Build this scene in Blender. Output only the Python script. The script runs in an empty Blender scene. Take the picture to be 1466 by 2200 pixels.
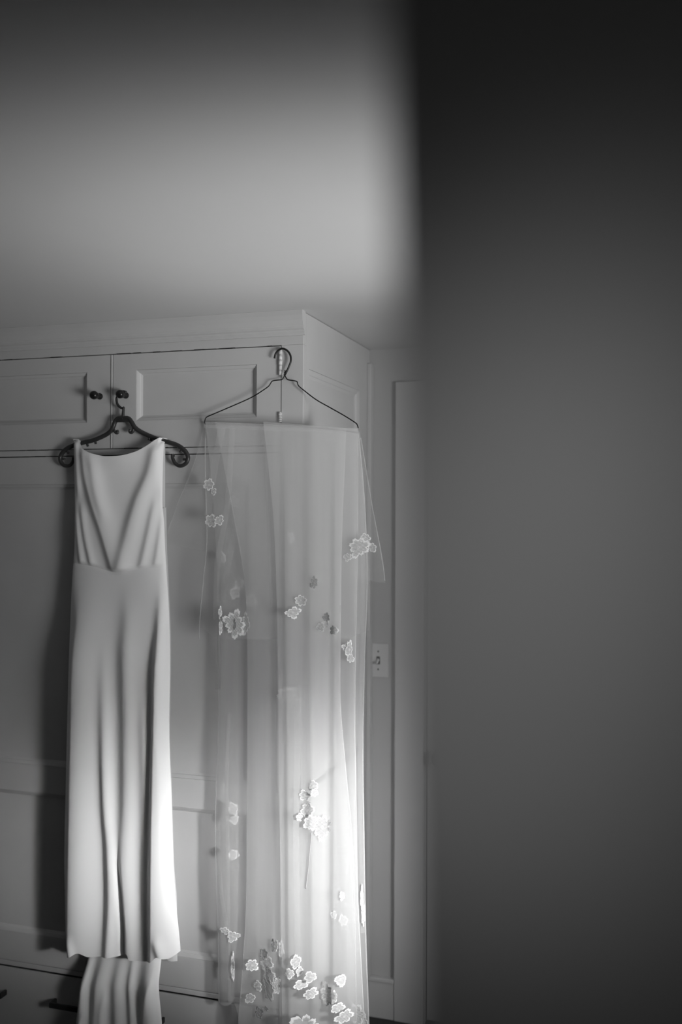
import bpy, bmesh, math, random
import numpy as np
from mathutils import Vector, Matrix
from math import radians, sin, cos, pi, sqrt, exp

random.seed(7)
S = bpy.context.scene
COL = S.collection

# ------------------------------------------------------------------ camera
CAM = Vector((0.925, -2.57, 1.68))
ROT = Matrix.Rotation(radians(17.6), 3, 'Z') @ Matrix.Rotation(radians(90.24), 3, 'X') @ Matrix.Rotation(radians(0.2), 3, 'Z')
FPX = 35.0 / 36.0 * 2200.0
cd = bpy.data.cameras.new('camera')
cd.sensor_fit = 'VERTICAL'; cd.sensor_height = 36.0; cd.sensor_width = 24.0; cd.lens = 35.0
cd.clip_start = 0.02
cd.dof.use_dof = True; cd.dof.focus_distance = 2.72; cd.dof.aperture_fstop = 1.4
cam = bpy.data.objects.new('camera', cd); COL.objects.link(cam)
cam.matrix_world = Matrix.Translation(CAM) @ ROT.to_4x4()
S.camera = cam

# ------------------------------------------------------------------ view, world, lights
S.view_settings.view_transform = 'Standard'; S.view_settings.look = 'None'
S.view_settings.exposure = 0.0; S.view_settings.gamma = 1.0; S.view_settings.use_curve_mapping = False
S.cycles.transparent_max_bounces = 32
S.cycles.max_bounces = 8; S.cycles.diffuse_bounces = 5
S.cycles.use_denoising = True
W = bpy.data.worlds.new('overcast'); S.world = W; W.use_nodes = True
W.node_tree.nodes['Background'].inputs[0].default_value = (0.5, 0.5, 0.5, 1)
W.node_tree.nodes['Background'].inputs[1].default_value = 0.0

def aim(o, loc, target):
    o.location = loc
    o.rotation_euler = (Vector(target) - Vector(loc)).to_track_quat('-Z', 'Y').to_euler()

def area(name, loc, target, sx, sy, power, spread=180):
    l = bpy.data.lights.new(name, 'AREA'); l.shape = 'RECTANGLE'; l.size = sx; l.size_y = sy
    l.energy = power; l.spread = radians(spread); l.color = (1, 1, 1)
    o = bpy.data.objects.new(name, l); COL.objects.link(o); aim(o, loc, target); return o

def spot(name, loc, target, power, angle, blend=1.0, radius=0.1, aspect=1.0):
    l = bpy.data.lights.new(name, 'SPOT'); l.energy = power; l.spot_size = radians(angle)
    l.spot_blend = blend; l.shadow_soft_size = radius; l.color = (1, 1, 1)
    o = bpy.data.objects.new(name, l); COL.objects.link(o); aim(o, loc, target); o.scale = (aspect, 1, 1); return o

# daylight entering through the window in the right-hand wall, sun bounced off the sill on to the ceiling, added spots for the near wall
area('window_daylight', (2.06, -1.35, 1.35), (-0.2, 0.1, 1.9), 0.6, 0.6, 4.0, 84)
area('window_low_sky', (2.06, -1.35, 1.3), (-0.2, 0.1, 0.92), 0.8, 0.7, 1.25, 30)
spot('window_high_fill', (2.06, -1.45, 1.35), (-0.05, 0.1, 1.95), 300, 21, 1.0, 0.55)  # spot added to brighten the upper wardrobe side, aimed upwards from the window
spot('window_sun_shaft', (2.06, -1.3, 1.2), (0.12, -0.03, 0.74), 580, 26, 1.0, 0.13, 0.44)
spot('window_sun_low_shaft', (2.06, -1.4, 1.1), (-0.46, -0.06, 0.70), 400, 15, 1.0, 0.18, 0.40)
spot('window_sun_wall', (2.06, -1.3, 1.2), (0.08, 0.6, 0.50), 115, 28, 1.0, 0.3, 0.6)
spot('sill_bounce', (1.7, -1.2, 0.8), (0.2, -0.75, 2.24), 71, 45, 1.0, 0.2)
spot('floor_bounce', (0.3, -0.8, 0.15), (0.25, -0.6, 2.24), 32, 40, 1.0, 0.2)
spot('near_wall_fill', (0.7, -3.0, 1.5), (0.90, -2.25, 1.66), 1.36, 40, 1.0, 0.1)  # this and the next two: unseen spots added to grade the near wall
spot('near_wall_fill_low', (0.72, -3.1, 1.25), (0.87, -2.25, 1.64), 9.4, 14, 1.0, 0.05)
spot('near_wall_fill_high', (0.75, -3.1, 1.45), (0.9, -2.25, 1.71), 6.2, 10, 1.0, 0.05)

# ------------------------------------------------------------------ helpers
def at(px, py, Y):
    """The point of the vertical plane y = Y that the photograph shows at pixel (px, py)."""
    d = ROT @ Vector(((px - 733) / FPX, -(py - 1100) / FPX, -1.0))
    return CAM + d * ((Y - CAM.y) / d.y)

MATS = {}
def mat(name, col, rough=0.5, noise=0.0, nscale=8.0, bump=0.0, bscale=60.0, spec=0.4, metal=0.0):
    if name in MATS: return MATS[name]
    m = bpy.data.materials.new(name); m.use_nodes = True
    nt = m.node_tree; b = nt.nodes['Principled BSDF']
    b.inputs['Base Color'].default_value = (col, col, col, 1)
    b.inputs['Roughness'].default_value = rough
    b.inputs['Specular IOR Level'].default_value = spec
    b.inputs['Metallic'].default_value = metal
    tc = nt.nodes.new('ShaderNodeTexCoord')
    if noise > 0:
        n = nt.nodes.new('ShaderNodeTexNoise'); n.inputs['Scale'].default_value = nscale; n.inputs['Detail'].default_value = 4
        r = nt.nodes.new('ShaderNodeValToRGB')
        r.color_ramp.elements[0].position = 0.3; r.color_ramp.elements[1].position = 0.7
        a, c = max(0, col - noise), min(1, col + noise)
        r.color_ramp.elements[0].color = (a, a, a, 1); r.color_ramp.elements[1].color = (c, c, c, 1)
        nt.links.new(tc.outputs['Object'], n.inputs['Vector']); nt.links.new(n.outputs['Fac'], r.inputs['Fac'])
        nt.links.new(r.outputs['Color'], b.inputs['Base Color'])
    if bump > 0:
        n2 = nt.nodes.new('ShaderNodeTexNoise'); n2.inputs['Scale'].default_value = bscale; n2.inputs['Detail'].default_value = 3
        bp = nt.nodes.new('ShaderNodeBump'); bp.inputs['Strength'].default_value = bump; bp.inputs['Distance'].default_value = 0.004
        nt.links.new(tc.outputs['Object'], n2.inputs['Vector']); nt.links.new(n2.outputs['Fac'], bp.inputs['Height'])
        nt.links.new(bp.outputs['Normal'], b.inputs['Normal'])
    MATS[name] = m
    return m

PAINT = mat('painted_wood', 0.54, 0.42, 0.02, 5, 0.10, 30)
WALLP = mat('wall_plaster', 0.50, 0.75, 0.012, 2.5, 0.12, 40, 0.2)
CEILP = mat('ceiling_plaster', 0.66, 0.9, 0.012, 1.8, 0.10, 18, 0.1)
TRIMP = mat('trim_paint', 0.60, 0.4, 0.015, 4, 0.06, 30)
DARKG = mat('inner_shadow_wood', 0.05, 0.8, 0.02, 6)
FLOORM = mat('dark_floorboards', 0.035, 0.45, 0.015, 3, 0.1, 20)
KNOBM = mat('black_lacquer', 0.012, 0.25, 0.004, 20)
IRONM = mat('blackened_iron', 0.02, 0.45, 0.008, 30, 0.1, 80)
HANGM = mat('dark_moulded_plastic', 0.035, 0.33, 0.01, 25, 0.05, 40)
WIREM = mat('dark_wire', 0.02, 0.35, 0.005, 30, metal=0.3)
HINGEM = mat('overpainted_hinge', 0.66, 0.45, 0.12, 90, 0.25, 120)
PLATEM = mat('switch_plastic', 0.62, 0.35, 0.01, 10)
SCREWM = mat('dull_screw', 0.15, 0.4, 0.03, 40, metal=0.5)
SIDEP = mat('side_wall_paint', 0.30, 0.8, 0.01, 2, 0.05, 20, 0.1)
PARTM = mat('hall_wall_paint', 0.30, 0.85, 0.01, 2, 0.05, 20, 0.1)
CRACKM = mat('chipped_joint', 0.03, 0.8, 0.02, 50)

def satin():
    m = bpy.data.materials.new('ivory_satin_crepe'); m.use_nodes = True; nt = m.node_tree
    b = nt.nodes['Principled BSDF']
    b.inputs['Base Color'].default_value = (0.91, 0.91, 0.91, 1); b.inputs['Roughness'].default_value = 0.55
    b.inputs['Specular IOR Level'].default_value = 0.25; b.inputs['Sheen Weight'].default_value = 0.15
    tc = nt.nodes.new('ShaderNodeTexCoord'); mp = nt.nodes.new('ShaderNodeMapping'); mp.inputs['Scale'].default_value = (900, 900, 300)
    n = nt.nodes.new('ShaderNodeTexNoise'); n.inputs['Scale'].default_value = 1.0
    bp = nt.nodes.new('ShaderNodeBump'); bp.inputs['Strength'].default_value = 0.05; bp.inputs['Distance'].default_value = 0.001
    nt.links.new(tc.outputs['Object'], mp.inputs['Vector']); nt.links.new(mp.outputs['Vector'], n.inputs['Vector'])
    nt.links.new(n.outputs['Fac'], bp.inputs['Height']); nt.links.new(bp.outputs['Normal'], b.inputs['Normal'])
    return m
SATIN = satin()

def tulle(name, a):
    """Fine net: the denser, the more obliquely the threads are looked through (as real net is)."""
    m = bpy.data.materials.new(name); m.use_nodes = True; nt = m.node_tree; nt.nodes.clear()
    out = nt.nodes.new('ShaderNodeOutputMaterial'); mix = nt.nodes.new('ShaderNodeMixShader')
    tr = nt.nodes.new('ShaderNodeBsdfTransparent')
    di = nt.nodes.new('ShaderNodeBsdfDiffuse'); di.inputs[0].default_value = (0.99, 0.99, 0.99, 1)
    tl = nt.nodes.new('ShaderNodeBsdfTranslucent'); tl.inputs[0].default_value = (0.99, 0.99, 0.99, 1)
    m2 = nt.nodes.new('ShaderNodeMixShader'); m2.inputs[0].default_value = 0.5
    lw = nt.nodes.new('ShaderNodeLayerWeight'); lw.inputs['Blend'].default_value = 0.35
    mr = nt.nodes.new('ShaderNodeMapRange')
    mr.inputs['To Min'].default_value = a * 0.9; mr.inputs['To Max'].default_value = min(0.95, a * 1.8)
    # uneven density of the net
    tc = nt.nodes.new('ShaderNodeTexCoord'); mp = nt.nodes.new('ShaderNodeMapping'); mp.inputs['Scale'].default_value = (26, 26, 1.2)
    n = nt.nodes.new('ShaderNodeTexNoise'); n.inputs['Scale'].default_value = 1.0; n.inputs['Detail'].default_value = 3
    ma = nt.nodes.new('ShaderNodeMath'); ma.operation = 'MULTIPLY_ADD'; ma.inputs[1].default_value = 0.3; ma.inputs[2].default_value = 0.85
    mu = nt.nodes.new('ShaderNodeMath'); mu.operation = 'MULTIPLY'; mu.use_clamp = True
    L = nt.links
    L.new(tc.outputs['Object'], mp.inputs['Vector']); L.new(mp.outputs['Vector'], n.inputs['Vector']); L.new(n.outputs['Fac'], ma.inputs[0])
    L.new(lw.outputs['Facing'], mr.inputs['Value']); L.new(mr.outputs['Result'], mu.inputs[0]); L.new(ma.outputs[0], mu.inputs[1])
    L.new(di.outputs[0], m2.inputs[1]); L.new(tl.outputs[0], m2.inputs[2])
    L.new(mu.outputs[0], mix.inputs[0]); L.new(tr.outputs[0], mix.inputs[1]); L.new(m2.outputs[0], mix.inputs[2])
    L.new(mix.outputs[0], out.inputs[0])
    return m
TULLE = tulle('bridal_tulle', 0.38)
TULLE_THIN = tulle('bridal_tulle_single', 0.16)

def lace():
    m = bpy.data.materials.new('corded_lace'); m.use_nodes = True; nt = m.node_tree
    b = nt.nodes['Principled BSDF']; b.inputs['Roughness'].default_value = 0.7; b.inputs['Specular IOR Level'].default_value = 0.2
    uv = nt.nodes.new('ShaderNodeUVMap'); uv.uv_map = 'UVMap'
    w = nt.nodes.new('ShaderNodeTexWave'); w.inputs['Scale'].default_value = 1.0; w.inputs['Distortion'].default_value = 1.5
    w.bands_direction = 'Y'
    mp = nt.nodes.new('ShaderNodeMapping'); mp.inputs['Scale'].default_value = (15, 15, 15)
    r = nt.nodes.new('ShaderNodeValToRGB')
    r.color_ramp.elements[0].position = 0.2; r.color_ramp.elements[0].color = (0.42, 0.42, 0.42, 1)
    r.color_ramp.elements[1].position = 0.6; r.color_ramp.elements[1].color = (0.85, 0.85, 0.85, 1)
    L = nt.links
    L.new(uv.outputs[0], mp.inputs['Vector']); L.new(mp.outputs[0], w.inputs['Vector']); L.new(w.outputs['Fac'], r.inputs['Fac'])
    uv2 = nt.nodes.new('ShaderNodeUVMap'); uv2.uv_map = 'Radial'; sx = nt.nodes.new('ShaderNodeSeparateXYZ')
    rim = nt.nodes.new('ShaderNodeValToRGB'); e = rim.color_ramp.elements                    # corded rim and eye of each flower
    e[0].position = 0.0; e[0].color = (0, 0, 0, 1); e[1].position = 1.0; e[1].color = (1, 1, 1, 1)
    q = rim.color_ramp.elements.new(0.74); q.color = (0, 0, 0, 1); q = rim.color_ramp.elements.new(0.84); q.color = (1, 1, 1, 1)
    q = rim.color_ramp.elements.new(0.10); q.color = (.5, .5, .5, 1); q = rim.color_ramp.elements.new(0.20); q.color = (0, 0, 0, 1)
    mx = nt.nodes.new('ShaderNodeMix'); mx.data_type = 'RGBA'; mx.inputs['B'].default_value = (0.95, 0.95, 0.95, 1)
    al = nt.nodes.new('ShaderNodeMapRange'); al.inputs['To Min'].default_value = 0.72; al.inputs['To Max'].default_value = 0.98
    L.new(uv2.outputs[0], sx.inputs[0]); L.new(sx.outputs['X'], rim.inputs['Fac']); L.new(rim.outputs[0], mx.inputs['Factor'])
    L.new(r.outputs[0], mx.inputs['A']); L.new(mx.outputs['Result'], b.inputs['Base Color'])
    L.new(rim.outputs[0], al.inputs['Value']); L.new(al.outputs[0], b.inputs['Alpha'])
    bp = nt.nodes.new('ShaderNodeBump'); bp.inputs['Strength'].default_value = 0.4; bp.inputs['Distance'].default_value = 0.001
    L.new(w.outputs['Fac'], bp.inputs['Height']); L.new(bp.outputs[0], b.inputs['Normal'])
    return m
LACE = lace()

def glassm():
    m = bpy.data.materials.new('window_glass'); m.use_nodes = True; nt = m.node_tree; nt.nodes.clear()
    out = nt.nodes.new('ShaderNodeOutputMaterial'); mix = nt.nodes.new('ShaderNodeMixShader'); mix.inputs[0].default_value = 0.06
    t = nt.nodes.new('ShaderNodeBsdfTransparent'); g = nt.nodes.new('ShaderNodeBsdfGlossy'); g.inputs['Roughness'].default_value = 0.02
    nt.links.new(t.outputs[0], mix.inputs[1]); nt.links.new(g.outputs[0], mix.inputs[2]); nt.links.new(mix.outputs[0], out.inputs[0])
    return m
GLASS = glassm()

def obj(name, me, m=None, parent=None):
    o = bpy.data.objects.new(name, me); COL.objects.link(o)
    if m: me.materials.append(m)
    if parent: o.parent = parent
    return o

def thing(name, label, cat, loc=(0, 0, 0), group=None):
    o = bpy.data.objects.new(name, None); COL.objects.link(o); o.empty_display_size = 0.1
    o['label'] = label; o['category'] = cat
    if group: o['group'] = group
    return o

def tag(o, label, cat):
    o['label'] = label; o['category'] = cat; return o

def struct(o, kind='structure'):
    o['kind'] = kind; return o

def from_bm(name, bm, m, parent=None, smooth=False):
    me = bpy.data.meshes.new(name)
    bmesh.ops.recalc_face_normals(bm, faces=bm.faces)
    bm.to_mesh(me); bm.free()
    if smooth:
        for p in me.polygons: p.use_smooth = True
    return obj(name, me, m, parent)

def add_box(bm, x0, x1, y0, y1, z0, z1, bevel=0.0):
    r = bmesh.ops.create_cube(bm, size=1)
    vs = r['verts']
    for v in vs:
        v.co = Vector(((x0 + x1) / 2 + v.co.x * (x1 - x0), (y0 + y1) / 2 + v.co.y * (y1 - y0), (z0 + z1) / 2 + v.co.z * (z1 - z0)))
    if bevel > 0:
        es = list({e for v in vs for e in v.link_edges})
        bmesh.ops.bevel(bm, geom=es, offset=bevel, segments=2, affect='EDGES', profile=0.5)

def box(name, x0, x1, y0, y1, z0, z1, m, parent=None, bevel=0.0):
    bm = bmesh.new(); add_box(bm, x0, x1, y0, y1, z0, z1, bevel); return from_bm(name, bm, m, parent)

def catmull(pts, n=6):
    P = [Vector(p) for p in pts]; out = []
    for i in range(len(P) - 1):
        p0 = P[max(i - 1, 0)]; p1 = P[i]; p2 = P[i + 1]; p3 = P[min(i + 2, len(P) - 1)]
        for k in range(n):
            t = k / n
            out.append(0.5 * ((2 * p1) + (p2 - p0) * t + (2 * p0 - 5 * p1 + 4 * p2 - p3) * t * t + (3 * p1 - p0 - 3 * p2 + p3) * t ** 3))
    out.append(P[-1]); return out

def add_tube(bm, pts, r, seg=10, flat=1.0, smooth=6):
    """Round bar along a smoothed path; r is a radius or a function of 0..1."""
    path = catmull(pts, smooth) if smooth else [Vector(p) for p in pts]
    rings = []; up = Vector((0, 1, 0)); n = len(path)
    for i, p in enumerate(path):
        t = (path[min(i + 1, n - 1)] - path[max(i - 1, 0)]).normalized()
        a = up - t * up.dot(t)
        if a.length < 1e-4: a = Vector((1, 0, 0)) - t * t.x
        a.normalize(); b = t.cross(a); up = a
        rr = r(i / (n - 1)) if callable(r) else r
        rings.append([bm.verts.new(p + a * cos(2 * pi * k / seg) * rr * flat + b * sin(2 * pi * k / seg) * rr) for k in range(seg)])
    for A, B in zip(rings, rings[1:]):
        for k in range(seg):
            bm.faces.new((A[k], A[(k + 1) % seg], B[(k + 1) % seg], B[k]))
    bm.faces.new(rings[0][::-1]); bm.faces.new(rings[-1])

def add_lathe_y(bm, cx, cz, prof, seg=24):
    """Turned shape about an axis along y; prof is a list of (y, radius)."""
    rings = [[bm.verts.new((cx + r * cos(2 * pi * k / seg), y, cz + r * sin(2 * pi * k / seg))) for k in range(seg)] for y, r in prof]
    for A, B in zip(rings, rings[1:]):
        for k in range(seg): bm.faces.new((A[k], A[(k + 1) % seg], B[(k + 1) % seg], B[k]))
    bm.faces.new(rings[0][::-1]); bm.faces.new(rings[-1])

def interp(pts):
    ys = np.array([p[1] for p in pts], float); xs = np.array([p[0] for p in pts], float)
    return lambda y: float(np.interp(y, ys, xs))

def interp_s(pts):
    """Smooth x(y) through (x, y) points (monotone cubic, so no wobble)."""
    ys = np.array([p[1] for p in pts], float); xs = np.array([p[0] for p in pts], float)
    if len(ys) < 3: return interp(pts)
    d = np.diff(xs) / np.diff(ys); m = np.zeros(len(ys)); m[0] = d[0]; m[-1] = d[-1]
    for i in range(1, len(ys) - 1): m[i] = 0 if d[i - 1] * d[i] <= 0 else 2 * d[i - 1] * d[i] / (d[i - 1] + d[i])
    def f(y):
        y = min(max(y, ys[0]), ys[-1]); i = min(int(np.searchsorted(ys, y, side='right')) - 1, len(ys) - 2); i = max(i, 0)
        h = ys[i + 1] - ys[i]; t = (y - ys[i]) / h
        return float((2*t**3-3*t*t+1)*xs[i] + (t**3-2*t*t+t)*h*m[i] + (-2*t**3+3*t*t)*xs[i+1] + (t**3-t*t)*h*m[i+1])
    return f

def smooth01(a, b, x):
    t = min(max((x - a) / (b - a), 0), 1); return t * t * (3 - 2 * t)

# ------------------------------------------------------------------ the room
XL, XR, YB, YF, HC = -1.20, 2.0, 0.665, -4.2, 2.242
struct(box('floor', XL - .1, XR + .1, YF - .1, YB + .1, -0.06, 0.0, FLOORM))
struct(box('ceiling', XL - .1, XR + .1, YF - .1, YB + .1, HC, HC + 0.06, CEILP))
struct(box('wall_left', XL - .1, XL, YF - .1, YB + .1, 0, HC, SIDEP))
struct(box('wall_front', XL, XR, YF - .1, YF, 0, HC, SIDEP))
DX0, DX1, DZ = 0.198, 1.02, 2.03          # door opening in the back wall
bm = bmesh.new()
add_box(bm, XL, DX0, YB, YB + .1, 0, HC); add_box(bm, DX1, XR, YB, YB + .1, 0, HC); add_box(bm, DX0, DX1, YB, YB + .1, DZ, HC)
struct(from_bm('wall_back', bm, WALLP))
WY0, WY1, WZ0, WZ1 = -1.95, -0.85, 0.75, 1.95
bm = bmesh.new()
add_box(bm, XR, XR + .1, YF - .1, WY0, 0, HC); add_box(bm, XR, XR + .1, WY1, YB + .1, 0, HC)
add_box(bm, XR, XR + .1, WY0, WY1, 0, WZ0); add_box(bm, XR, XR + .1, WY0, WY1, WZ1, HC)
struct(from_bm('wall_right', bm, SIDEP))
win = bpy.data.objects.new('window_1', None); COL.objects.link(win); struct(win)
bm = bmesh.new()
for a in ((WY0, WY0 + .05, WZ0, WZ1), (WY1 - .05, WY1, WZ0, WZ1), (WY0, WY1, WZ0, WZ0 + .05), (WY0, WY1, WZ1 - .05, WZ1), (WY0, WY1, 1.33, 1.37)):
    add_box(bm, XR + .02, XR + .05, a[0], a[1], a[2], a[3])
from_bm('window_frame', bm, TRIMP, win)
box('window_sill', XR - .04, XR + .05, WY0 - .03, WY1 + .03, WZ0 - .03, WZ0, TRIMP, win, .004)
box('window_pane', XR + .033, XR + .037, WY0 + .05, WY1 - .05, WZ0 + .05, 1.33, GLASS, win)
box('window_pane', XR + .033, XR + .037, WY0 + .05, WY1 - .05, 1.37, WZ1 - .05, GLASS, win)

# end of the hall wall beside the camera, far out of focus
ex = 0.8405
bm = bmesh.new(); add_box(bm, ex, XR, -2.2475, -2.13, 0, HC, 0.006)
for v in bm.verts:                                                        # end edge sheared off vertical so its blurred outline slants in view
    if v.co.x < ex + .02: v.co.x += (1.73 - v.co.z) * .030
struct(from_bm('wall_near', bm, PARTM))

# door casing, baseboard, door
bm = bmesh.new()
add_box(bm, 0.094, 0.194, YB - .018, YB, 0, 2.129, 0.004)
struct(from_bm('trim_1', bm, TRIMP))
bm = bmesh.new(); add_box(bm, 0.194, 1.12, YB - .018, YB, 2.03, 2.129, 0.004)
struct(from_bm('trim_2', bm, TRIMP))
bm = bmesh.new(); add_box(bm, 1.024, 1.12, YB - .018, YB, 0, 2.03, 0.004)
struct(from_bm('trim_3', bm, TRIMP))
bm = bmesh.new()
add_box(bm, 0.0, 0.094, YB - .014, YB, 0, 0.128, 0.003); add_box(bm, 0.0, 0.094, YB - .020, YB, 0.122, 0.138, 0.004)
struct(from_bm('baseboard_back', bm, TRIMP))
bm = bmesh.new(); add_box(bm, 1.12, XR, YB - .014, YB, 0, 0.138, 0.003)
struct(from_bm('baseboard_right', bm, TRIMP))
door = box('door_1', DX0 + .003, DX1 - .003, YB + .012, YB + .05, 0.008, DZ - .003, TRIMP, None, .002); struct(door)
bm = bmesh.new()
add_lathe_y(bm, 0.253, 0.888, [(YB + .012, .028), (YB + .006, .028), (YB + .002, .012), (YB - .022, .010), (YB - .030, .022), (YB - .042, .027), (YB - .054, .023), (YB - .060, .008)])
from_bm('door_knob', bm, KNOBM, door, True)

# ------------------------------------------------------------------ light switch
sw = thing('light_switch', 'white toggle light switch plate on the wall between wardrobe side and door casing', 'light switch')
SX, SZ = 0.034, 1.196
box('plate', SX - .0345, SX + .0345, YB - .006, YB, SZ - .057, SZ + .057, PLATEM, sw, .002)
box('toggle_slot', SX - .006, SX + .006, YB - .0066, YB - .0055, SZ - .013, SZ + .013, SCREWM, sw)
bm = bmesh.new()
add_tube(bm, [(SX, YB - .005, SZ + .003), (SX - .001, YB - .012, SZ - .003), (SX - .002, YB - .020, SZ - .010)], lambda t: .0048 - .001 * t, 8)
from_bm('toggle', bm, PLATEM, sw, True)
for s in (-1, 1):
    bm = bmesh.new(); add_lathe_y(bm, SX, SZ + s * .030, [(YB - .0058, .0032), (YB - .0070, .0030), (YB - .0076, .0015)], 12)
    from_bm('screw', bm, SCREWM, sw, True)

# ------------------------------------------------------------------ fitted wardrobe
wd = thing('fitted_wardrobe', 'white painted built-in wardrobe with panelled doors reaching the ceiling', 'wardrobe')
WL = XL + 0.002
box('carcass', WL, -0.022, 0.024, YB - .002, 0.0, HC - .003, DARKG, wd)

def panel_face(bm, x0, x1, z0, z1, holes, y=0.0, th=0.02, axis='y'):
    """A board with rectangular openings (the frame of a panelled door); gaps are left out, each opening gets returns."""
    def P(a, d, z): return Vector((a, d, z)) if axis == 'y' else Vector((-d, a, z))
    xs = sorted({x0, x1, *[h[0] for h in holes], *[h[1] for h in holes]}); zs = sorted({z0, z1, *[h[2] for h in holes], *[h[3] for h in holes]})
    inh = lambda cx, cz: any(h[0] < cx < h[1] and h[2] < cz < h[3] for h in holes)
    vc = {}
    def V(a, d, z):
        k = (round(a, 5), round(d, 5), round(z, 5))
        if k not in vc: vc[k] = bm.verts.new(P(a, d, z))
        return vc[k]
    for i in range(len(xs) - 1):
        for j in range(len(zs) - 1):
            if inh((xs[i] + xs[i+1]) / 2, (zs[j] + zs[j+1]) / 2): continue
            for d in (y, y + th):
                bm.faces.new((V(xs[i], d, zs[j]), V(xs[i+1], d, zs[j]), V(xs[i+1], d, zs[j+1]), V(xs[i], d, zs[j+1])))
    def ring(a0, a1, b0, b1):
        for j in range(len(zs) - 1):
            if b0 <= zs[j] and zs[j+1] <= b1:
                for a in (a0, a1): bm.faces.new((V(a, y, zs[j]), V(a, y + th, zs[j]), V(a, y + th, zs[j+1]), V(a, y, zs[j+1])))
        for i in range(len(xs) - 1):
            if a0 <= xs[i] and xs[i+1] <= a1:
                for b in (b0, b1): bm.faces.new((V(xs[i], y, b), V(xs[i+1], y, b), V(xs[i+1], y + th, b), V(xs[i], y + th, b)))
    ring(x0, x1, z0, z1)
    for h in holes: ring(*h)

def panel_insert(bm, h, y=0.0, bw=0.015, dp=0.013, axis='y'):
    """Sunk panel with a sloping moulding round it, filling one opening."""
    def P(a, d, z): return Vector((a, d, z)) if axis == 'y' else Vector((-d, a, z))
    e = 0.0004
    loops = [(0.0, y + .0015), (0.003, y + .003), (bw * .55, y + dp * .5), (bw * .65, y + dp * .75), (bw, y + dp)]
    rings = []
    for o, d in loops:
        rings.append([bm.verts.new(P(*p)) for p in ((h[0] + o + e, d, h[2] + o + e), (h[1] - o - e, d, h[2] + o + e), (h[1] - o - e, d, h[3] - o - e), (h[0] + o + e, d, h[3] - o - e))])
    for A, B in zip(rings, rings[1:]):
        for k in range(4): bm.faces.new((A[k], A[(k + 1) % 4], B[(k + 1) % 4], B[k]))
    bm.faces.new(rings[-1])

def make_door(x0, x1, z0, z1, holes, label=None):
    bm = bmesh.new(); panel_face(bm, x0, x1, z0, z1, holes)
    d = from_bm('door', bm, PAINT, wd)
    if label: d['label'] = label
    for h in holes:
        bm = bmesh.new(); panel_insert(bm, h); from_bm('panel', bm, PAINT, d)
    return d

G = 0.0018
DXM, DXR, DXL = -0.595, -0.065, -1.125
UZ0, UZ1 = 1.876, 2.151
du_l = make_door(DXL, DXM - .0047, UZ0, UZ1 - G, [(-1.046, -0.678, 1.953, 2.101)])
du_r = make_door(DXM + .0047, DXR - G, UZ0, UZ1 - G, [(-0.515, -0.138, 1.955, 2.102)])
box('astragal', DXM - .0024, DXM + .0024, -0.002, 0.02, UZ0, UZ1 - G, PAINT, wd, .001)
TZ0, TZ1 = 0.337, 1.8535
dt_l = make_door(DXL, DXM - G, TZ0, TZ1, [(-1.046, -0.678, .932, 1.772), (-1.046, -0.678, .424, .850)])
dt_r = make_door(DXM + G, DXR - G, TZ0, TZ1, [(-0.510, -0.160, .932, 1.772), (-0.510, -0.160, .424, .850)])
box('stile', DXR, 0.0, 0.0, 0.022, 0.0, UZ1 + .001, PAINT, wd, .0015)
box('stile', WL, DXL - G, 0.0, 0.022, 0.0, UZ1 + .001, PAINT, wd, .0015)
box('rail', DXL, DXR - G, 0.0, 0.022, 1.8565, 1.8735, PAINT, wd, .001)
box('rail', DXL, DXR - G, -0.0025, 0.022, 0.3215, 0.3350, PAINT, wd, .0015)
box('plinth', DXL, DXR - G, 0.004, 0.022, 0.0, 0.07, PAINT, wd, .001)
box('fascia', WL, 0.0, 0.0, 0.022, UZ1 + .001, HC - .002, PAINT, wd, .001)
# crown moulding: cove over a small bead, extruded along the front
prof = [(0.0, 2.176), (-.006, 2.176), (-.009, 2.180), (-.009, 2.186), (-.012, 2.190), (-.017, 2.192), (-.017, 2.198), (-.021, 2.203), (-.026, 2.215), (-.028, 2.228), (-.028, HC - .0003), (0.0, HC - .0003)]
bm = bmesh.new()
A = [bm.verts.new((WL, y, z)) for y, z in prof]; B = [bm.verts.new((0.006, y, z)) for y, z in prof]
for k in range(len(prof)): bm.faces.new((A[k], A[(k + 1) % len(prof)], B[(k + 1) % len(prof)], B[k]))
bm.faces.new(A); bm.faces.new(B[::-1]); from_bm('crown_moulding', bm, PAINT, wd)
# side
bm = bmesh.new(); hs = [(0.045, 0.540, .955, 2.090), (0.045, 0.540, .20, .905)]
panel_face(bm, 0.022, YB - .002, 0.0, HC - .002, hs, 0.0, 0.02, 'x')
sp = from_bm('side_panel', bm, PAINT, wd)
for h in hs:
    bm = bmesh.new(); panel_insert(bm, h, 0.0, .022, .012, 'x'); from_bm('panel', bm, PAINT, sp)
box('corner_strip', 0.0, 0.014, 0.630, YB - .001, 0.139, 2.192, PAINT, wd, .002)
bm = bmesh.new()
add_tube(bm, [(0.006, 0.10, .924), (0.006, 0.3, .925), (0.006, 0.512, .927)], .010, 12, 0.5, 4)
add_tube(bm, [(0.006, 0.510, .927), (0.006, 0.516, .927), (0.006, 0.520, .927)], lambda t: .010 * sqrt(max(1 - t * t, .02)), 12, .5, 4)
from_bm('side_rail', bm, SCREWM, wd, True)['label'] = 'slim round-ended bar along the wardrobe side'
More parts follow.
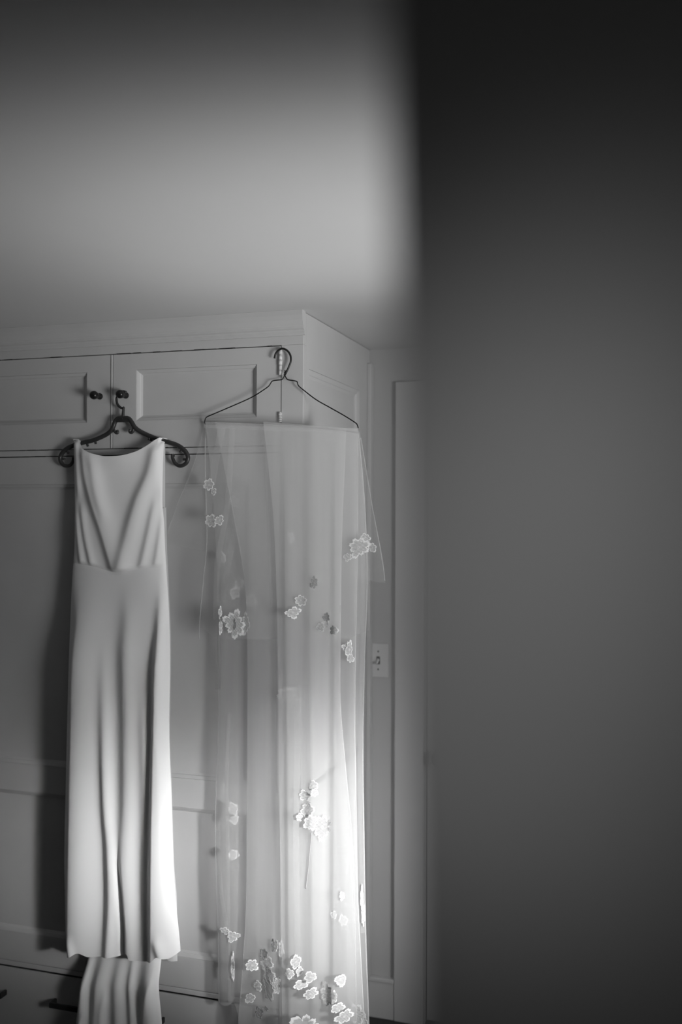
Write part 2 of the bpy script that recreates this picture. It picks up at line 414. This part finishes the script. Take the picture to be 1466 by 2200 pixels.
# drawers with bail pulls
for x0, x1 in ((DXL, DXM - G), (DXM + G, DXR - G)):
    dr = box('drawer', x0, x1, 0.0, 0.006, 0.074, 0.3140, PAINT, wd, .001)
    c = (x0 + x1) / 2
    for s in (-1, 1):
        hx = c + s * .134; z = .238
        bm = bmesh.new()
        add_box(bm, hx - .051, hx - .043, -.026, 0.0, z - .008, z + .008, .002); add_box(bm, hx + .043, hx + .051, -.026, 0.0, z - .008, z + .008, .002)
        add_box(bm, hx - .051, hx + .051, -.031, -.024, z - .008, z + .008, .002)
        from_bm('handle', bm, IRONM, dr)
# knobs
def knob(x, z, parent):
    bm = bmesh.new()
    add_lathe_y(bm, x, z, [(0.0, .0095), (-.003, .0095), (-.005, .006), (-.016, .0055), (-.023, .008), (-.027, .0115), (-.033, .0128), (-.039, .0115), (-.043, .0075), (-.0445, .003)])
    return from_bm('knob', bm, KNOBM, parent, True)
knob(-0.634, 2.029, du_l); knob(-0.548, 2.029, du_r)
# hinges of the right doors, thick with old paint
def hinge(z0, z1, parent, y=-.004):
    bm = bmesh.new(); n = 5; h = (z1 - z0) / n
    for k in range(n):
        r = .0052 + .0008 * random.uniform(-1, 1)
        add_tube(bm, [(DXR - .001, y, z0 + k * h + .0006), (DXR - .001, y, z0 + (k + .5) * h), (DXR - .001, y, z0 + (k + 1) * h - .0006)], r, 10, 1, 1)
    add_tube(bm, [(DXR - .001, y, z1), (DXR - .001, y, z1 + .003)], .004, 8, 1, 1)
    return from_bm('hinge', bm, HINGEM, parent, True)
hinge(2.068, 2.139, du_r); hinge(1.938, 1.963, du_r)
# chipped dark joints where the paint has cracked along the door edges
def crack(x0, x1, z, n, parent, wmax=.0016):
    bm = bmesh.new()
    for k in range(n):
        a = random.uniform(x0, x1 - .02); l = random.uniform(.008, .05); w = random.uniform(.0006, wmax)
        add_box(bm, a, min(a + l, x1), -.0006, .004, z - w + random.uniform(-.0004, .0004), z + w)
    o = from_bm('chipped_joint', bm, CRACKM, parent); o['kind'] = 'stuff'; return o
crack(DXL, DXR, UZ1, 16, wd); crack(DXL, DXR, 1.875, 14, wd); crack(DXL, DXR, 1.855, 16, wd)

# ------------------------------------------------------------------ dark hanger with scrolled ends
HY = -0.020
hg = thing('scroll_hanger', 'dark plastic coat hanger with scrolled ends hooked on a black wardrobe knob', 'hanger')
def Q(x, y, Y=HY): return at(x, y, Y)
bm = bmesh.new()
add_tube(bm, [Q(271, 843), Q(264, 841), Q(256, 845), Q(251, 856), Q(252, 867), Q(257, 874), Q(263, 877), Q(267, 875)], lambda t: .0042 - .0008 * t, 10)
add_tube(bm, [Q(266, 875), Q(265, 884), Q(264, 898)], lambda t: .0036 + .001 * t, 10)
from_bm('hook', bm, HANGM, hg, True)
bm = bmesh.new()
left = [(266, 899), (254, 899), (247, 907), (243, 918), (236, 928), (222, 937), (200, 946), (178, 951), (158, 957), (142, 965), (131, 978), (130, 990), (138, 1000), (150, 1000), (157, 991), (158, 982)]
right = [(264, 899), (276, 899), (283, 907), (289, 917), (300, 926), (320, 936), (340, 944), (362, 950), (382, 957), (397, 968), (404, 982), (400, 995), (388, 1001), (377, 996), (371, 984), (371, 975)]
rr = lambda t: .0066 - .0018 * smooth01(.55, 1, t)
add_tube(bm, [Q(*p) for p in left], rr, 12); add_tube(bm, [Q(*p) for p in right], rr, 12)
add_box(bm, Q(250, 900).x, Q(280, 900).x, HY - .006, HY + .006, Q(265, 907).z, Q(265, 897).z, .003)
from_bm('shoulder_bar', bm, HANGM, hg, True)
for pts in ([(247, 908), (244, 920), (248, 929), (253, 930), (252, 924)], [(283, 908), (287, 920), (284, 929), (279, 928), (280, 922)]):
    bm = bmesh.new(); add_tube(bm, [Q(*p) for p in pts], .0042, 8); from_bm('strap_hook', bm, HANGM, hg, True)
for x, y, dx, dy in ((205, 948, 1, 6), (187, 953, 2, 6), (326, 941, -1, 7), (321, 940, -1, 6), (143, 967, 4, 7), (132, 985, 7, 1), (391, 964, -3, 8), (402, 987, -8, 0), (371, 976, 3, 5), (336, 945, -1, 5)):
    bm = bmesh.new(); add_tube(bm, [Q(x, y), Q(x + dx * .6, y + dy * .6), Q(x + dx, y + dy)], .0038, 8); from_bm('notch', bm, HANGM, hg, True)

# ------------------------------------------------------------------ cloth sheets
class Ridge:
    """A fold: a rounded crest along a path; steep on one side where sl and sr differ."""
    def __init__(s, path, amp, sl, sr, taper=(0, 0)):
        s.x = interp_s(path); s.y0 = path[0][1]; s.y1 = path[-1][1]; s.amp = amp; s.sl = sl; s.sr = sr; s.t = taper
    def __call__(s, px, py):
        w = 1.0
        if s.t[0]: w *= smooth01(s.y0 - s.t[0] * .5, s.y0 + s.t[0] * .5, py)
        if s.t[1]: w *= 1 - smooth01(s.y1 - s.t[1] * .5, s.y1 + s.t[1] * .5, py)
        if w <= 0: return 0.0
        d = px - s.x(py); g = s.sl if d < 0 else s.sr
        k = abs(d) / g
        return s.amp * w * (exp(-k * k) if k < 4 else 0)

def sheet(name, L, R, top, bot, depth, base, nu, nv, m, parent, power=1.0):
    """Hanging cloth: left and right outline x(y), top and bottom outline y(u); its depth is in metres towards the room."""
    vs = []; fs = []; uvs = []
    for j in range(nv + 1):
        v = (j / nv) ** power
        for i in range(nu + 1):
            u = i / nu
            py = top(u) * (1 - v) + bot(u) * v
            px = L(py) * (1 - u) + R(py) * u
            p = at(px, py, base); dd = depth(px, py, u, v)
            vs.append((p.x, base - dd, p.z)); uvs.append((p.x, p.z))
    for j in range(nv):
        for i in range(nu):
            a = j * (nu + 1) + i; fs.append((a, a + nu + 1, a + nu + 2, a + 1))
    me = bpy.data.meshes.new(name); me.from_pydata(vs, [], fs); me.update()
    for p in me.polygons: p.use_smooth = True
    return obj(name, me, m, parent)

# ------------------------------------------------------------------ the dress
DB = -0.030
dr = thing('wedding_dress', 'sleeveless ivory wedding dress with cowl neck and train on the dark hanger', 'dress')
DL = interp_s([(159, 940), (159.5, 1000), (161, 1100), (160, 1180), (157, 1220), (153, 1300), (147, 1500), (142, 1700), (139, 1842), (141, 1936), (143, 1985), (146, 2000), (152, 2030), (154, 2066)])
DR = interp_s([(356, 938), (352.7, 952), (350, 1011), (349, 1075), (353, 1127), (355, 1179), (359, 1244), (363, 1309), (365.7, 1412), (364, 1560), (369, 1717), (373, 1858), (378, 1936), (386, 2015), (388, 2042), (386, 2066)])
neck = interp_s([(946, .0), (946, .07), (963, .12), (976, .26), (981, .40), (980, .53), (972, .70), (957, .84), (940, .965), (942, 1.0)])
hem = interp_s([(2038, 0.0), (2042, .02), (2041, .07), (2035, .13), (2046, .22), (2048, .45), (2047, .49), (2040, .555), (2054, .58), (2057, .745), (2054, .79), (2042, .86), (2050, .94), (2043, 1.0)])
seam = interp_s([(1208, 0), (1216, .25), (1228, .5), (1222, .75), (1216, 1.0)])
bod = [Ridge([(186, 965), (190, 1011), (206, 1075), (229, 1140), (256, 1226)], .012, 11, 30, (40, 0)),
       Ridge([(340, 960), (330, 1011), (305, 1075), (287, 1140), (272, 1222)], .013, 15, 22, (30, 0)),
       Ridge([(205, 985), (215, 1050), (232, 1110)], .005, 9, 14, (40, 60)),
       Ridge([(166, 1100), (172, 1150), (182, 1210)], .005, 6, 8, (40, 10)),
       Ridge([(180, 1090), (190, 1150), (206, 1214)], .005, 6, 9, (40, 10)),
       Ridge([(338, 1080), (326, 1150), (312, 1218)], .006, 8, 10, (50, 10)),
       Ridge([(165, 950), (168, 1000), (172, 1060)], .006, 5, 10, (0, 60)),
       Ridge([(352, 1120), (346, 1170), (340, 1216)], .004, 6, 8, (40, 10))]
ski = [Ridge([(182, 1340), (178, 1400), (174, 1560), (170, 1750), (164, 2050)], .034, 20, 48, (240, 0)),
       Ridge([(236, 1500), (240, 1720), (246, 1820), (248, 1920), (242, 2050)], .016, 11, 14, (330, 0)),
       Ridge([(284, 1330), (281, 1400), (283, 1560), (282, 1700), (276, 1850), (286, 2050)], .014, 16, 22, (200, 0)),
       Ridge([(318, 1500), (320, 1600), (322, 1750), (322, 1900), (318, 2050)], .008, 12, 12, (250, 0)),
       Ridge([(352, 1350), (350, 1412), (347, 1560), (344, 1717), (342, 1858), (341, 2066)], .031, 11, 40, (260, 0)),
       ]
slit = Ridge([(262, 1850), (268, 1930), (272, 2000), (272, 2060)], .020, 6, 5, (180, 0))
curl = [Ridge([(166, 2010), (172, 2045)], .010, 10, 8, (40, 0)), Ridge([(352, 2010), (362, 2045)], .012, 9, 10, (40, 0))]

def edge(u, k=.10):
    a = min(u, 1 - u) / k
    return 1.0 if a >= 1 else sqrt(max(0, 1 - (1 - a) ** 2))

def dress_depth(px, py, u, v):
    e = edge(u, .07); s = seam(u)
    bulge = .010 + .012 * smooth01(960, 1250, py) - .004 * smooth01(1400, 2000, py)
    d = bulge * edge(u, .30)
    t = smooth01(s - 10, s + 6, py)
    if t < 1: d += (1 - t) * e * sum(r(px, py) for r in bod)
    if t > 0: d += t * e * (sum(r(px, py) for r in ski) - .8 * slit(px, py))
    d -= .0014 * exp(-((py - s) / 3.2) ** 2)                                   # waist seam
    d += e * sum(r(px, py) for r in curl)
    d += .010 * exp(-((py - neck(u)) / 26) ** 2) * exp(-((u - .47) / .3) ** 2)  # cowl rolls forward
    d -= .018 * (1 - smooth01(938, 956, py)) * (1 if (u < .09 or u > .95) else 0)  # straps wrap over the hanger
    return d

mid = lambda u: seam(u)
front = sheet('bodice', DL, DR, neck, mid, dress_depth, DB, 96, 90, SATIN, dr)
front = sheet('skirt', DL, DR, mid, hem, dress_depth, DB, 110, 190, SATIN, dr)
bl = interp_s([(160, 1085), (160, 1200), (153, 1300), (147, 1500), (142, 1700), (141, 1850), (144, 2070)])
br = interp_s([(355, 1085), (356, 1130), (357, 1180), (360, 1244), (366, 1412), (365, 1560), (370, 1717), (374, 1858), (379, 1936), (380, 2070)])
def back_depth(px, py, u, v): return .006 * sin(px * .09) * smooth01(1300, 1800, py) - .006
bk = sheet('dress_back', bl, br, lambda u: 1090 + 30 * (1 - abs(2 * u - 1)), lambda u: 2050 + 16 * smooth01(.8, .96, u), back_depth, DB + .004, 40, 60, SATIN, dr)
for a, b in ((159.5, 172), (341, 353)):
    la, lb = a, b
    sheet('back_strap', lambda y, q=a: q, lambda y, q=b: q, lambda u: 944, lambda u: 1096, lambda px, py, u, v: -.006 + .012 * (1 - smooth01(942, 958, py)), DB + .010, 6, 24, SATIN, dr)

tl = interp_s([(186, 2030), (180, 2080), (171, 2140), (164, 2200), (158, 2300), (150, 2400)])
tr = interp_s([(337, 2030), (340, 2070), (342, 2130), (349, 2200), (356, 2300), (362, 2400)])
trr = [Ridge([(222, 2030), (216, 2120), (207, 2300), (200, 2400)], .022, 15, 22), Ridge([(258, 2030), (256, 2120), (260, 2300), (262, 2400)], .016, 13, 16),
       Ridge([(184, 2030), (182, 2120), (176, 2300), (170, 2400)], .022, 12, 13), Ridge([(281, 2030), (284, 2120), (294, 2300), (300, 2400)], .012, 8, 10),
       Ridge([(318, 2030), (324, 2120), (334, 2300), (338, 2400)], .022, 18, 16), Ridge([(190, 2170), (175, 2230), (168, 2300)], .006, 6, 6, (40, 40)),
       Ridge([(330, 2110), (318, 2160), (310, 2230)], .007, 6, 8, (40, 40)), Ridge([(232, 2130), (226, 2180), (228, 2240)], .005, 6, 6, (40, 40))]
def train_depth(px, py, u, v): return edge(u, .08) * (.004 + (.35 + .65 * smooth01(2050, 2130, py)) * sum(r(px, py) for r in trr)) + .02 * smooth01(2150, 2400, py) - .022 * (1 - smooth01(2050, 2120, py))
sheet('train', tl, tr, lambda u: 2030, lambda u: 2385 + 6 * sin(u * 9), train_depth, DB - .010, 110, 60, SATIN, dr)

# ------------------------------------------------------------------ wire hanger
WY = -0.014
wh = thing('wire_hanger', 'thin dark wire coat hanger hooked over the painted door hinge, veil on its bar', 'hanger')
def QW(x, y, Y=WY): return at(x, y, Y)
bm = bmesh.new()
add_tube(bm, [QW(590, 770), QW(592, 761), QW(598, 753), QW(607, 749), QW(617, 753), QW(624, 763), QW(625, 776), QW(620, 790), QW(614, 803)], .0029, 8)
from_bm('hook', bm, WIREM, wh, True)
bm = bmesh.new()
for ph in (0, pi):
    add_tube(bm, [QW(614 - 2.2 * t + 1.6 * cos(ph + t * 9), 796 + t * 12, WY - .002 * sin(ph + t * 9)) for t in np.linspace(0, 1, 13)], .0016, 6, 1, 3)
from_bm('twisted_neck', bm, WIREM, wh, True)
lw = [(612, 806), (609, 812), (605, 815.5), (590, 817.5), (584, 820), (578, 829), (566, 838), (540, 854), (500, 872), (460, 889), (446, 895), (442, 899), (440, 907), (441, 911)]
rw = [(612, 806), (616, 813), (620, 816), (635, 818.5), (639, 821), (642, 829), (655, 840), (680, 859), (710, 876), (740, 893), (762, 907), (768, 913), (771, 925), (770.5, 932)]
bm = bmesh.new()
add_tube(bm, [QW(*p) for p in lw], .0016, 8); add_tube(bm, [QW(*p) for p in rw], .0016, 8)
add_tube(bm, [QW(441, 911), QW(520, 913), QW(600, 916), QW(700, 921), QW(770.5, 930)], .0016, 8)
from_bm('wire_frame', bm, WIREM, wh, True)

# ------------------------------------------------------------------ the veil
ve = thing('bridal_veil', 'long sheer tulle bridal veil with lace flowers draped over the wire hanger', 'veil')
def folds(seed, n, x0, x1, amp, w0, w1, drift):
    r = random.Random(seed); out = []
    for k in range(n):
        x = x0 + (x1 - x0) * (k + r.uniform(.15, .85)) / n; d = r.uniform(-drift, drift)
        s = r.uniform(w0, w1)
        out.append(Ridge([(x, 900), (x + d * .5, 1400), (x + d, 1900), (x + d * 1.3, 2330)], amp * r.uniform(.45, 1), s * r.uniform(.35, .8), s))
    return out
TOP = lambda u: 906 + 14 * u
def veil_layer(name, Lp, Rp, bot, base, seed, n, amp, m, nu=90, nv=110, part_label=None):
    L = interp_s(Lp); R = interp_s(Rp); F = folds(seed, n, Lp[len(Lp) // 2][0] - 5, Rp[len(Rp) // 2][0] + 5, amp, 18, 46, 14)
    def depth(px, py, u, v):
        g = smooth01(905, 1250, py) * .9 + .1
        return g * sum(r(px, py) for r in F) * (.35 + .65 * edge(u, .08)) + .012 * smooth01(1000, 2200, py)
    o = sheet(name, L, R, TOP, bot, depth, base, nu, nv, m, ve)
    if part_label: o['label'] = part_label
    return (L, R, depth, base)
LB = veil_layer('long_layer', [(441, 905), (456, 1050), (470, 1300), (472, 1460), (470, 1607), (465, 1755), (467, 1880), (473, 2016), (474, 2160)],
                [(771, 920), (786, 1100), (791, 1250), (786, 1400), (783, 1600), (786, 1800), (790, 2000), (797, 2200), (800, 2330)],
                lambda u: 2146 + 160 * smooth01(.10, .22, u) + 8 * sin(u * 30), -0.018, 3, 6, .010, TULLE)
LC = veil_layer('long_layer', [(462, 905), (500, 1100), (530, 1300), (533, 1500), (533, 1900), (524, 2080), (515, 2200), (508, 2330)],
                [(770, 920), (770, 1100), (768, 1300), (765, 1500), (768, 1700), (772, 1900), (782, 2100), (794, 2330)],
                lambda u: 2310 + 8 * sin(u * 25), -0.042, 5, 5, .009, TULLE)
LD = veil_layer('long_layer', [(566, 905), (590, 1150), (598, 1400), (602, 1700), (606, 1900), (612, 2330)],
                [(745, 918), (735, 1200), (733, 1475), (745, 1640), (757, 1766), (765, 1900), (772, 2330)],
                lambda u: 2320 + 8 * sin(u * 20), -0.068, 8, 3, .008, TULLE)
LE = veil_layer('short_layer', [(441, 905), (440, 1000), (444, 1150), (436, 1250), (428, 1350), (427, 1380)],
                [(772, 920), (786, 1100), (794, 1250), (795, 1380)],
                lambda u: 1348 + 24 * smooth01(0, .12, u) - 16 * smooth01(.85, 1, u), -0.054, 12, 5, .009, TULLE_THIN, 80, 60)
LG = veil_layer('short_layer', [(440, 905), (420, 985), (375, 1100), (355, 1165), (352, 1200)],
                [(773, 920), (800, 1080), (829, 1250), (830, 1270)],
                lambda u: 1167 + 86 * u, -0.010, 21, 5, .008, TULLE_THIN, 80, 50)

# rolled hems along the layer edges and the gathers where the net lies double
def strip(name, path, w, layer, m, off=.0015, ny=60):
    X = interp_s(path); L, R, depth, base = layer; y0, y1 = path[0][1], path[-1][1]; vs = []; fs = []
    for j in range(ny + 1):
        y = y0 + (y1 - y0) * j / ny; x = X(y); l, r = L(y), R(y)
        for k in (-.5, -.2, .2, .5):
            xx = x + k * w; u = min(max((xx - l) / (r - l), 0), 1); p = at(xx, y, base)
            vs.append((p.x, base - depth(xx, y, u, .5) - off * (1 - abs(k)), p.z))
    for j in range(ny):
        for k in range(3):
            a = j * 4 + k; fs.append((a, a + 4, a + 5, a + 1))
    me = bpy.data.meshes.new(name); me.from_pydata(vs, [], fs); me.update()
    for p in me.polygons: p.use_smooth = True
    return obj(name, me, m, ve)
def side_path(f, y0, y1, dx): return [(f(y) + dx, y) for y in np.linspace(y0, y1, 14)]
strip('hem', side_path(LB[0], 1300, 2146, 1.2), 2.6, LB, TULLE); strip('hem', side_path(LB[1], 925, 2250, -1.5), 3, LB, TULLE)
strip('hem', side_path(LC[0], 1000, 2250, 1.2), 2.2, LC, TULLE_THIN); strip('hem', side_path(LC[1], 950, 2250, -1.2), 2.4, LC, TULLE)
strip('hem', side_path(LD[1], 1300, 2250, -1.2), 2.4, LD, TULLE_THIN)
strip('hem', side_path(LE[0], 940, 1372, 1.2), 2.6, LE, TULLE); strip('hem', side_path(LE[1], 940, 1350, -1.2), 2.6, LE, TULLE_THIN)
strip('hem', side_path(LG[0], 940, 1160, 1.2), 2.6, LG, TULLE_THIN); strip('hem', side_path(LG[1], 940, 1248, -1.2), 2.6, LG, TULLE)
for path, w, ly in (([(548, 918), (530, 1020), (512, 1110), (490, 1231), (480, 1300), (471, 1480)], 13, LB), ([(500, 918), (490, 1080), (468, 1230), (466, 1330)], 12, LE),
                    ([(478, 918), (462, 1000), (446, 1110)], 16, LE), ([(570, 918), (572, 1020), (577, 1098), (586, 1300)], 6, LC), ([(588, 918), (591, 1020), (597, 1156), (600, 1344), (604, 1700)], 7, LC),
                    ([(497, 1530), (492, 1644), (495, 1791), (500, 2150)], 7, LB), ([(473, 1780), (480, 1900), (495, 1990)], 10, LB), ([(655, 1470), (659, 1560), (660, 1690)], 22, LD),
                    ([(643, 1500), (640, 1800), (645, 2060)], 12, LD), ([(625, 1300), (632, 1700), (628, 2200)], 16, LC), ([(700, 1150), (698, 1600), (690, 2000), (688, 2250)], 18, LC),
                    ([(778, 1000), (781, 1300), (776, 1600), (783, 2000)], 8, LB)):
    strip('gathered_fold', path, w, ly, TULLE_THIN)
# turned-over top edge on the hanger bar
def top_band():
    vs = []; fs = []
    for j, dy in enumerate((-1.5, 2, 7, 12)):
        for i in range(41):
            u = i / 40; p = at(438 + 335 * u, 907 + 13 * u + dy, -.072); vs.append((p.x, -.072 + (.03 if j == 0 else 0), p.z))
    for j in range(3):
        for i in range(40):
            a = j * 41 + i; fs.append((a, a + 41, a + 42, a + 1))
    me = bpy.data.meshes.new('top_band'); me.from_pydata(vs, [], fs); me.update(); obj('top_band', me, TULLE_THIN, ve)
top_band()

# lace flowers sewn to the layers
def flower(px, py, rx, ry, layer, seed, lobes=6, jag=.36, off=.0025, rot=0.0, heart=False, tilt=0.0):
    r = random.Random(seed); L, R, depth, base = layer
    nr, na = 7, lobes * 10
    bm = bmesh.new(); uvl = bm.loops.layers.uv.new('UVMap'); uvr = bm.loops.layers.uv.new('Radial')
    ph = [r.uniform(.72, 1.15) for _ in range(lobes)]; a0 = r.uniform(0, 6.28)
    def rad(a):
        f = ((a - a0) / (2 * pi) * lobes) % lobes; k = int(f); t = f - k
        b = ph[k % lobes] * (1 - jag * (1 - sin(pi * t) ** .6))
        b *= 1 + .05 * sin(a * lobes * 3.0 + seed)
        if heart:
            b *= .62 + .38 * abs(sin((a - pi / 2) / 2)) ** .7 + .32 * max(0, -sin(a)) ** 3
        return b
    def P(a, k):
        q = rad(a) * k if k > 0 else 0
        x = rx * q * cos(a); y = -ry * q * sin(a)
        xr = x * cos(rot) - y * sin(rot); yr = x * sin(rot) + y * cos(rot)
        X, Y = px + xr, py + yr
        l, rr_ = L(Y), R(Y); u = min(max((X - l) / (rr_ - l), 0), 1)
        p = at(X, Y, base)
        lift = off + .0012 * (1 - k * k) + .0010 * (k > .75) + tilt * .00129 * (rx * (tilt > 0) * 1.0 - rx * (tilt < 0) * 1.0 - xr)
        return Vector((p.x, base - depth(X, Y, u, .5) - lift, p.z))
    c = bm.verts.new(P(0, 0)); rings = []; kk = {c: 0.0}
    for j in range(1, nr + 1):
        rings.append([bm.verts.new(P(2 * pi * i / na, (j / nr) ** .8)) for i in range(na)])
        for v in rings[-1]: kk[v] = (j / nr) ** .8
    for i in range(na): bm.faces.new((c, rings[0][i], rings[0][(i + 1) % na]))
    for A, B in zip(rings, rings[1:]):
        for i in range(na): bm.faces.new((A[i], B[i], B[(i + 1) % na], A[(i + 1) % na]))
    th = r.uniform(-.5, .5); ct, st = cos(th), sin(th)
    for f in bm.faces:
        f.smooth = True
        for lp in f.loops: lp[uvl].uv = ((lp.vert.co.x * ct - lp.vert.co.z * st) * 6, (lp.vert.co.x * st + lp.vert.co.z * ct) * 6); lp[uvr].uv = (kk[lp.vert], 0)
    return from_bm('lace_flower', bm, LACE, ve, True)

FR, MI, BA, SH, WI = LD, LC, LB, LE, LG
BH = LB[:3] + (LB[3] + .006,)                                            # sewn to the inner side
# x, y, half width, half height, layer it is sewn to, petals, how far it stands turned towards the window (+) or away from it (-)
FL = [
 (451, 1042, 13, 14, SH, 6, 0), (461, 1057, 7, 8, SH, 5, 0), (455, 1120, 15, 16, SH, 6, 0), (474, 1118, 11, 11, SH, 5, 0), (502, 1076, 11, 12, WI, 5, 0),
 (480, 1197, 11, 12, BH, 5, 0), (627, 1155, 8, 11, LC, 5, 0),
 (772, 1176, 24, 22, SH, 8, 0), (750, 1196, 10, 10, SH, 5, 0), (802, 1177, 11, 12, WI, 5, 0), (786, 1155, 12, 11, SH, 6, 0),
 (680, 1251, 11, 14, FR, 6, -.5), (649, 1289, 13, 13, FR, 7, .1), (634, 1315, 16, 13, FR, 7, .35),
 (517, 1253, 12, 13, BH, 5, 0), (507, 1272, 13, 14, BH, 6, 0), (545, 1289, 13, 13, BH, 6, 0),
 (705, 1325, 11, 12, FR, 7, -.5), (722, 1351, 12, 12, FR, 6, -.45), (692, 1347, 10, 11, FR, 6, -.25), (706, 1341, 4, 7, FR, 4, -.3),
 (755, 1395, 7, 24, MI, 6, .6), (749, 1388, 9, 9, MI, 5, .5), (757, 1412, 7, 13, MI, 5, .6),
 (508, 1339, 25, 29, SH, 9, .15), (531, 1339, 10, 25, MI, 7, -.1), (508, 1340, 9, 13, SH, 7, -.5), (478, 1318, 4, 18, SH, 5, .6), (479, 1345, 4, 22, SH, 5, .6),
 (619, 1490, 19, 17, MI, 7, 0),
 (659, 1705, 15, 13, FR, 6, -.05), (678, 1685, 13, 12, FR, 6, -.06), (682, 1700, 8, 9, FR, 5, .3), (665, 1738, 17, 20, FR, 6, -.06), (673, 1765, 15, 18, FR, 7, .2), (698, 1774, 21, 28, FR, 8, -.08), (648, 1752, 7, 9, FR, 5, .3),
 (508, 1734, 13, 14, BH, 6, 0), (510, 1757, 11, 10, BH, 5, 0), (510, 1832, 11, 12, BH, 6, 0),
 (490, 1992, 13, 9, BA, 5, .04), (508, 2004, 16, 14, BA, 6, .04),
 (551, 2064, 14, 14, MI, 7, .5),
 (578, 2039, 12, 14, MI, 6, -.4), (582, 2061, 17, 18, MI, 6, -.2), (586, 2085, 18, 18, MI, 6, -.3), (588, 2112, 18, 24, MI, 7, -.35), (604, 2107, 9, 20, MI, 6, -.2), (562, 2110, 10, 14, MI, 5, -.1), (600, 2022, 12, 17, MI, 6, -.5), (612, 2036, 6, 30, MI, 7, .2),
 (643, 2060, 10, 16, FR, 5, .25), (630, 2083, 11, 11, FR, 5, .2), (651, 2080, 7, 11, FR, 5, .4),
 (676, 2088, 14, 12, FR, 5, .6), (654, 2106, 13, 11, FR, 5, .6), (676, 2124, 16, 14, FR, 6, .6),
 (711, 2127, 22, 28, FR, 7, -.3), (724, 2136, 8, 17, FR, 6, .1),
 (740, 1919, 6, 10, FR, 5, .2), (722, 1961, 8, 10, MI, 5, .1), (743, 1971, 10, 13, MI, 6, .1),
 (782, 1925, 4, 28, BA, 6, .3), (785, 1960, 4, 26, BA, 6, .3),
 (545, 2135, 12, 13, MI, 5, .2), (567, 2166, 14, 14, MI, 6, -.4), (580, 2156, 8, 7, MI, 5, -.4),
 (667, 2192, 33, 30, FR, 8, .5), (733, 2154, 14, 13, FR, 5, .6), (748, 2172, 17, 17, FR, 6, .6), (770, 2168, 22, 26, MI, 7, -.35), (786, 2190, 10, 20, MI, 6, -.3),
 (508, 2070, 4, 32, BA, 6, .3)]
for i, (x, y, rx, ry, ly, lo, ti) in enumerate(FL):
    flower(x, y, rx, ry, ly, 100 + i, lo, tilt=ti)
flower(739, 2093, 12, 15, LD, 7, 6, .1, heart=True, tilt=.5)
# embroidered stem below the large cluster
L_, R_, dep_, base_ = LD
bm = bmesh.new(); sp_ = []
for x, y in ((674, 1785), (671, 1815), (668, 1850), (664, 1880), (661, 1905)):
    u = (x - L_(y)) / (R_(y) - L_(y)); p = at(x, y, base_); sp_.append((p.x, base_ - dep_(x, y, u, .5) - .002, p.z))
add_tube(bm, sp_, .0012, 6); from_bm('embroidered_stem', bm, LACE, ve, True)
